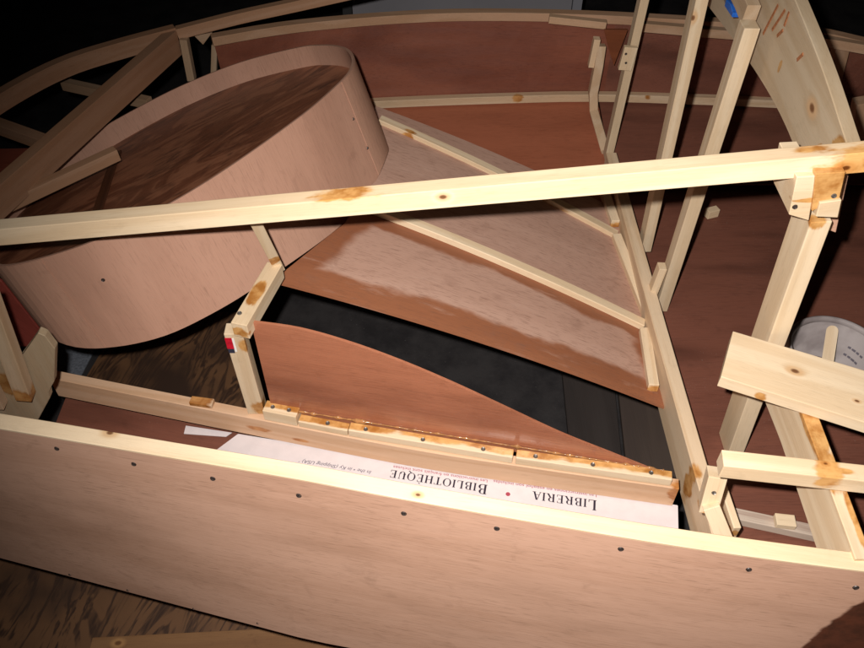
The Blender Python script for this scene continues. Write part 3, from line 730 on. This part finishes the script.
# serif capitals, drawn as strokes in a unit em (height 1)
def glyph(ch):
    """list of polygons (x, y) with y up, and the advance"""
    P = []; t = .17; th = .06; sf = .055
    def r(x0, y0, x1, y1): P.append([(x0, y0), (x1, y0), (x1, y1), (x0, y1)])
    def stem(x, w=t, y0=0, y1=1): r(x, y0, x+w, y1); r(x-.07, y0, x+w+.07, y0+sf); r(x-.07, y1-sf, x+w+.07, y1)
    def line(x0, y0, x1, y1, w): P.append([(x0, y0), (x0+w, y0), (x1+w, y1), (x1, y1)])
    def arc(cx, cy, rx, ry, a0, a1, w, thin=th, m=14):
        for k in range(m):
            u0, u1 = math.radians(lerp(a0, a1, k/m)), math.radians(lerp(a0, a1, (k+1)/m)); q = []
            for u in (u0, u1):
                ww = thin+(w-thin)*abs(math.cos(u)); q.append(((cx+rx*math.cos(u), cy+ry*math.sin(u)), (cx+(rx-ww)*math.cos(u), cy+(ry-thin-(0))*math.sin(u))))
            P.append([q[0][0], q[1][0], q[1][1], q[0][1]])
    adv = .8
    if ch == 'I': stem(.1); adv = .38
    elif ch == 'L': stem(.1); r(.1, 0, .66, sf); r(.60, 0, .66, .26); adv = .72
    elif ch in 'EÈ':
        stem(.1); r(.1, 0, .68, sf); r(.62, 0, .68, .25); r(.1, 1-sf, .64, 1); r(.58, .77, .64, 1); r(.1, .48, .5, .48+sf); r(.46, .38, .5, .63); adv = .76
        if ch == 'È': P.append([(.25, 1.26), (.37, 1.26), (.50, 1.06), (.44, 1.06)])
    elif ch == 'B':
        stem(.1); r(.1, .48, .42, .48+sf); r(.1, 0, .44, sf); r(.1, 1-sf, .40, 1); arc(.40, .755, .27, .245, -90, 90, t); arc(.42, .265, .32, .265, -90, 90, t); adv = .82
    elif ch == 'R':
        stem(.1); r(.1, .46, .42, .46+sf); r(.1, 1-sf, .42, 1); arc(.42, .73, .28, .27, -90, 90, t); line(.66, 0, .38, .48, .19); r(.62, 0, .92, sf); adv = .88
    elif ch == 'A': line(.06, 0, .36, 1, .07); line(.62, 0, .34, 1, .18); r(-.02, 0, .2, sf); r(.54, 0, .90, sf); r(.18, .32, .62, .32+sf); adv = .88
    elif ch == 'O': arc(.46, .5, .43, .52, 0, 360, t, m=28); adv = .94
    elif ch == 'Q': arc(.46, .5, .43, .52, 0, 360, t, m=28); line(.72, -.22, .42, .05, .16); adv = .94
    elif ch == 'T': stem(.30); r(.0, 1-sf, .77, 1); r(0, .76, .05, 1); r(.72, .76, .77, 1); adv = .80
    elif ch == 'H': stem(.1); stem(.62); r(.1, .48, .7, .48+sf); adv = .92
    elif ch == 'U': stem(.1, t, .3, 1); r(.64, .3, .71, 1); r(.56, 1-sf, .80, 1); P.pop(1) if False else None; arc(.405, .32, .305, .33, 180, 360, t); adv = .88
    return P, adv
def print_word(name, word, um, vm, u_end, vend, zt, hgt, mat):
    """word printed on the carton, its first letter at the right end, turned upside down"""
    p0, p1 = Z(um, vm, zt), Z(u_end, vend, zt)
    d = (p1-p0); L = d.length; d.normalize(); up = V((d.y, -d.x, 0))
    if up.y > 0: up = -up
    polys = []; x = 0
    for i, ch in enumerate(word):
        P, adv = glyph(ch); s = 1.0 if i == 0 else .8
        polys.append((x, s, P)); x += adv*s+.06
    k = L/x
    M = frame(p0, d, (0, 0, 1)); bm = bmesh.new(); Mi = M.inverted()
    for x0, s, P in polys:
        for q in P:
            vs = [bm.verts.new(Mi @ (p0+d*((x0+a*s)*k)+up*(b*s*hgt))) for a, b in q]
            try: bm.faces.new(vs)
            except ValueError: pass
    return link(name, bm, M, mat, carton)
ZT = .0226
print_word('print_letters', 'LIBRERIA', 597, 500.5, 532, 491, ZT, .020, M_ink)
print_word('print_letters', 'BIBLIOTHÈQUE', 488, 485, 390, 469.5, ZT, .0195, M_ink)
def small_text(name, body, a, b, hgt, mat, shear=0.):
    p0, p1 = Z(*a, ZT), Z(*b, ZT); d = p1-p0; L = d.length; d.normalize(); up = V((d.y, -d.x, 0))
    if up.y > 0: up = -up
    cu = bpy.data.curves.new(name, 'FONT'); cu.body = body; cu.size = 1; cu.shear = shear
    o = bpy.data.objects.new(name, cu); C.objects.link(o); bpy.context.view_layer.update()
    dg = bpy.context.evaluated_depsgraph_get(); me = bpy.data.meshes.new_from_object(o.evaluated_get(dg)); C.objects.unlink(o); bpy.data.objects.remove(o)
    w = max(v.co.x for v in me.vertices)-min(v.co.x for v in me.vertices)
    M = frame(p0, d, (0, 0, 1)); Mi = M.inverted()
    for v in me.vertices: v.co = Mi @ (p0+d*(v.co.x*L/w)+up*(v.co.y*hgt*1.35))
    me.materials.clear(); me.materials.append(mat)
    t = bpy.data.objects.new(name, me); C.objects.link(t); WORLD[t] = M; t.parent = carton; t.matrix_parent_inverse = WORLD[carton].inverted(); t.matrix_basis = M
small_text('print_small', 'Las instrucciones en español son incluidas', (597, 494.5), (494, 480), .0062, M_red)
small_text('print_small', 'Les instructions en français sont incluses', (488, 480), (394, 465.5), .0062, M_red)
small_text('print_small', "In the • in Ky (Shipping USA) '", (372, 471), (300, 459), .0075, M_ink2, .3)
disc('print_dot', Z(508, 494, ZT-.0002), (0, 0, 1), .0042, M_red, carton, t=.0004)

# plastic pail with resin, rolled rim, and stir stick
pc = Z(838, 351, .12); R = .088
pail = empty('plastic_pail', (pc.x, pc.y, .002), 'cloudy plastic mixing pail on the boat bottom behind the slanting board', 'pail')
def lathe(name, prof, M, mat, parent, seg=64):
    bm = bmesh.new(); rs = []
    for r, z in prof: rs.append([bm.verts.new((r*math.cos(6.28318*k/seg), r*math.sin(6.28318*k/seg), z)) for k in range(seg)])
    for a, b in zip(rs, rs[1:]):
        for k in range(seg): bm.faces.new((a[k], a[(k+1) % seg], b[(k+1) % seg], b[k]))
    return link(name, bm, M, mat, parent, True), rs
Mp = Matrix.Translation((pc.x, pc.y, .002))
sp = NT('cloudy_plastic'); sp.b.inputs['Base Color'].default_value = (.34, .30, .29, 1); sp.b.inputs['Roughness'].default_value = .55; sp.b.inputs['Specular IOR Level'].default_value = .2
sp.b.inputs['Subsurface Weight'].default_value = .2; sp.b.inputs['Subsurface Radius'].default_value = (.01, .01, .01)
sp.L.new(sp.mix(sp.mapr(sp.noise(sp.co(), 14, 4), .4, .7), (.34, .30, .29), (.20, .17, .165)), sp.b.inputs['Base Color'])
body, _ = lathe('pail_body', [(.0001, 0), (.072, 0), (.076, .004), (.084, .110), (.0815, .110), (.0735, .008), (.0001, .006)], Mp, sp.m, pail)
lathe('pail_rim', [(.083, .104), (.090, .106), (.0915, .112), (.090, .119), (.086, .121), (.082, .118), (.081, .112), (.083, .104)], Mp, sp.m, pail)
res, _ = lathe('resin', [(.0001, .020), (.074, .020), (.0742, .0205)], Mp, simple('old_resin', (.11, .085, .10), .25, .5, 60, .3), pail)
# ring of spilt resin and faint marks inside
M_mark = simple('blue_print', (.16, .145, .17), .6)
bm = bmesh.new()
for i in range(3):
    for j in range(4):
        ang = math.radians(20+j*7); rr = .0800-.0055*i; z = .088-.016*i
        c = V((rr*math.cos(ang), rr*math.sin(ang), z)); t = V((-math.sin(ang), math.cos(ang), 0)); u = V((.0, 0, 1))
        w_ = .003 if (i+j) % 3 else .004
        vs = [bm.verts.new(c-t*w_-u*.003), bm.verts.new(c+t*w_-u*.003), bm.verts.new(c+t*w_+u*.002), bm.verts.new(c-t*w_+u*.003)]; bm.faces.new(vs)
link('volume_marks', bm, Mp, M_mark, pail)
# stir stick
t0, t1 = V((pc.x-.012, pc.y-.045, .026)), Z(833, 326, .112)
sM = frame(t0, t1-t0, (CAM-t0)); bm = bmesh.new(); L = (t1-t0).length; out = [(0, -.0105), (L-.010, -.0105)]+[(L-.010+.0105*math.cos(math.radians(a)), .0105*math.sin(math.radians(a))) for a in range(-75, 76, 15)]+[(L-.010, .0105), (0, .0105)]
a = [bm.verts.new((x, y, 0)) for x, y in out]; b = [bm.verts.new((x, y, .002)) for x, y in out]; bm.faces.new(a); bm.faces.new(b)
for k in range(len(out)): bm.faces.new((a[k], a[(k+1) % len(out)], b[(k+1) % len(out)], b[k]))
ss = link('stir_stick', bm, sM, matget(pine(tone=.85), sM), None); tag(ss, 'flat round-ended wooden stir stick standing in the plastic pail', 'stir stick')

# offcuts
o1 = Z(711, 213, .012); oc = member('wood_offcut', o1+V((-.012, -.004, .001)), o1+V((.016, .006, .001)), .018, .022, pine(tone=1.0), None)
tag(oc, 'tiny pale wood offcut lying on the red-brown boat bottom beyond the posts', 'offcut')
o2 = Z(783, 525, .020); oc = member('wood_offcut', V((o2.x-.016, o2.y+.003, .0302)), V((o2.x+.016, o2.y-.001, .0302)), .022, .012, pine(tone=1.05), None)
tag(oc, 'white wood offcut lying on the scraped strip below the short cross bar', 'offcut')

# spring clamp gripping the arch doubler, only its blue tip in view
cp = X(731, 7, AX-.03); clampo = empty('spring_clamp', cp+V((0, 0, -.02)), 'spring clamp with bright blue rubber tip at the top of the arch', 'clamp')
M_blue = simple('blue_rubber', (.02, .13, .55), .45, .4, 200, .25)
M_grey = simple('clamp_metal', (.30, .28, .26), .4, .5, 100, .3, .5)
a, b = X(737, 15, AX-.036), X(730, 3, AX-.036)
tip = sweep('rubber_tip', [a, a.lerp(b, .5)+V((0, 0, .002)), b], .016, [.008, .014, .012], M_blue, clampo)
a2, b2 = X(730, 2, AX-.036), X(716, -16, AX-.036)
sweep('jaw', [a2, a2.lerp(b2, .5)+V((0, 0, .006)), b2], .013, .010, M_grey, clampo)
a3, b3 = X(752, -22, AX+.0), X(716, -18, AX-.02); sweep('jaw', [a3, b3], .013, .010, M_grey, clampo)

# ================================================================== SETTING
FZ = -.42
s = NT('dark_floor'); co = s.co(False)
c = s.mix(s.mapr(s.noise(co, 9, 6, .65), .35, .7), (.040, .036, .036), (.018, .016, .017))
c = s.mix(s.mapr(s.noise(co, 180, 2), .70, .78), c, (.12, .11, .11)); s.L.new(c, s.b.inputs['Base Color']); s.b.inputs['Roughness'].default_value = .6
s.bump(s.noise(co, 120, 4), .3, .002)
bm = bmesh.new(); vs = [bm.verts.new(p) for p in ((-6, -3, 0), (6, -3, 0), (6, 3.6, 0), (-6, 3.6, 0))]; bm.faces.new(vs)
tag(link('floor', bm, Matrix.Translation((0, 0, FZ)), s.m), kind='structure')
bm = bmesh.new(); vs = [bm.verts.new(p) for p in ((-6, 0, 0), (6, 0, 0), (6, 0, 3.2), (-6, 0, 3.2))]; bm.faces.new(vs)
tag(link('wall', bm, Matrix.Translation((0, 3.6, FZ)), simple('dark_wall', (.03, .022, .02), .8, .2, 6, .5)), kind='structure')
# old plywood sheet on the floor
def swirl(M):
    s = NT('old_swirl_ply'); co = s.co()
    f = s.noise(co, (3, 11, 11), 4, .55, 1.0); w = s.mapr(s.math('SINE', s.math('MULTIPLY', f, 48)), -.6, 1)
    fine = s.noise(co, (10, 180, 180), 3)
    c = s.mix(s.math('MULTIPLY', w, s.mapr(fine, .3, .6, .5, 1)), (.165, .080, .036), (.048, .023, .013)); 
    c = s.mix(s.mapr(s.noise(co, 5, 3), .45, .7), c, (.05, .026, .016))
    s.L.new(c, s.b.inputs['Base Color']); s.b.inputs['Roughness'].default_value = .6; return s.m
s0, s1, s2, s3 = Z(104, 344, FZ+.014), Z(250, 352, FZ+.014), V((-.36, .30, FZ+.014)), V((-1.05, .36, FZ+.014))
po = prism('plywood_sheet', [Z(125, 312, FZ+.014), Z(250, 312, FZ+.014), Z(520, 800, FZ+.014), Z(-170, 800, FZ+.014)], (0, 0, -.012), swirl, None, xa=(.25, 1, 0))
tag(po, 'old dark plywood sheet with swirling grain lying on the floor under the boat', 'plywood sheet')
a, b = Z(90, 655, FZ+.026), Z(420, 628, FZ+.026)
pk = member('floor_plank', V((a.x, a.y-.01, FZ+.024)), V((b.x, b.y-.03, FZ+.024)), .085, .019, wood('tan_plank', (.26, .135, .06), (.19, .09, .04), rings=4, dirt=.4, pores=.3, knots=[(Z(118, 643, FZ+.034), .008)]), None)
tag(pk, 'tan pine plank with a dark knot lying on the floor in front of the near side', 'plank')
# dark boards on the floor under the opening
M_db = wood('dark_board', (.050, .040, .036), (.030, .024, .022), rings=3, rough=.6)
f0, f1 = Z(596, 470, FZ+.012), Z(590, 330, FZ+.012)
d1 = prism('floor_board', [Z(628, 480, FZ+.02), Z(712, 480, FZ+.02), Z(706, 330, FZ+.02), Z(612, 330, FZ+.02)], (0, 0, -.015), wood('brown_board', (.085, .062, .050), (.055, .04, .034), rings=3, rough=.6), None, xa=(0, 1, 0))
tag(d1, 'dark brown board on the floor seen through the opening beside the floor frame', 'board')
d2 = prism('floor_board', [Z(573, 480, FZ+.02), Z(624, 480, FZ+.02), Z(609, 330, FZ+.02), Z(558, 330, FZ+.02)], (0, 0, -.015), M_db, None, xa=(0, 1, 0))
tag(d2, 'narrower blackish board on the floor, next to the dark brown one', 'board')
gl = prism('floor_sheet', [Z(20, 340, FZ+.004), Z(99, 341, FZ+.004), Z(76, 385, FZ+.004), Z(10, 400, FZ+.004)], (0, 0, -.003), simple('blue_grey_sheet', (.24, .26, .30), .5, .3, 150, .4), None, bev=0)
tag(gl, 'blue-grey sheet on the floor below the left end of the tub', 'sheet')
# pale board leaning on the wall behind
wb = empty('white_board', (.0, 2.75, FZ+.002), 'pale grey board standing upright behind the far gunwale', 'board')
wl, wr = Y(352, 0, 2.75).x, Y(572, 0, 2.75).x
bm = bmesh.new(); box_bm(bm, wl, wr, -.01, .01, 0, 1.5, .002); link('board_face', bm, Matrix.Translation((0, 2.75, FZ+.003)), simple('pale_board', (.30, .29, .31), .5, .3, 3, .1), wb)
bm = bmesh.new(); box_bm(bm, wr+.002, wr+.035, -.016, .016, 0, 1.5, .002); link('board_frame', bm, Matrix.Translation((0, 2.75, FZ+.003)), simple('grey_trim', (.30, .30, .33), .5), wb)
bm = bmesh.new(); box_bm(bm, wl-.035, wl-.002, -.016, .016, 0, 1.5, .002); link('board_frame', bm, Matrix.Translation((0, 2.75, FZ+.003)), simple('grey_trim', (.05, .05, .05), .5), wb)

# ================================================================== CAMERA, FLASH, WORLD
cam = bpy.data.cameras.new('camera'); co_ = bpy.data.objects.new('camera', cam); C.objects.link(co_)
cam.sensor_width = 36; cam.lens = 36*F/864; cam.clip_start = .02; cam.clip_end = 100
co_.location = CAM; co_.rotation_euler = (math.pi/2-TH, 0, 0)
bpy.context.scene.camera = co_
# the camera's own flash, just above and left of the lens
fl = bpy.data.lights.new('flash', 'SPOT'); fo = bpy.data.objects.new('flash', fl); C.objects.link(fo)
fl.energy = 128; fl.color = (1.0, .945, .90); fl.spot_size = math.radians(97); fl.spot_blend = 1.0; fl.shadow_soft_size = .010
fo.location = CAM + UP*.040 - RT*.045
aim = ray(590, 420); fo.rotation_euler = aim.to_track_quat('-Z', 'Y').to_euler()
w = bpy.data.worlds.new('World'); bpy.context.scene.world = w; w.use_nodes = True
w.node_tree.nodes['Background'].inputs[0].default_value = (.9, .7, .6, 1); w.node_tree.nodes['Background'].inputs[1].default_value = .003
sc = bpy.context.scene
sc.view_settings.view_transform = 'Standard'; sc.view_settings.look = 'None'; sc.view_settings.exposure = 0; sc.view_settings.gamma = 1
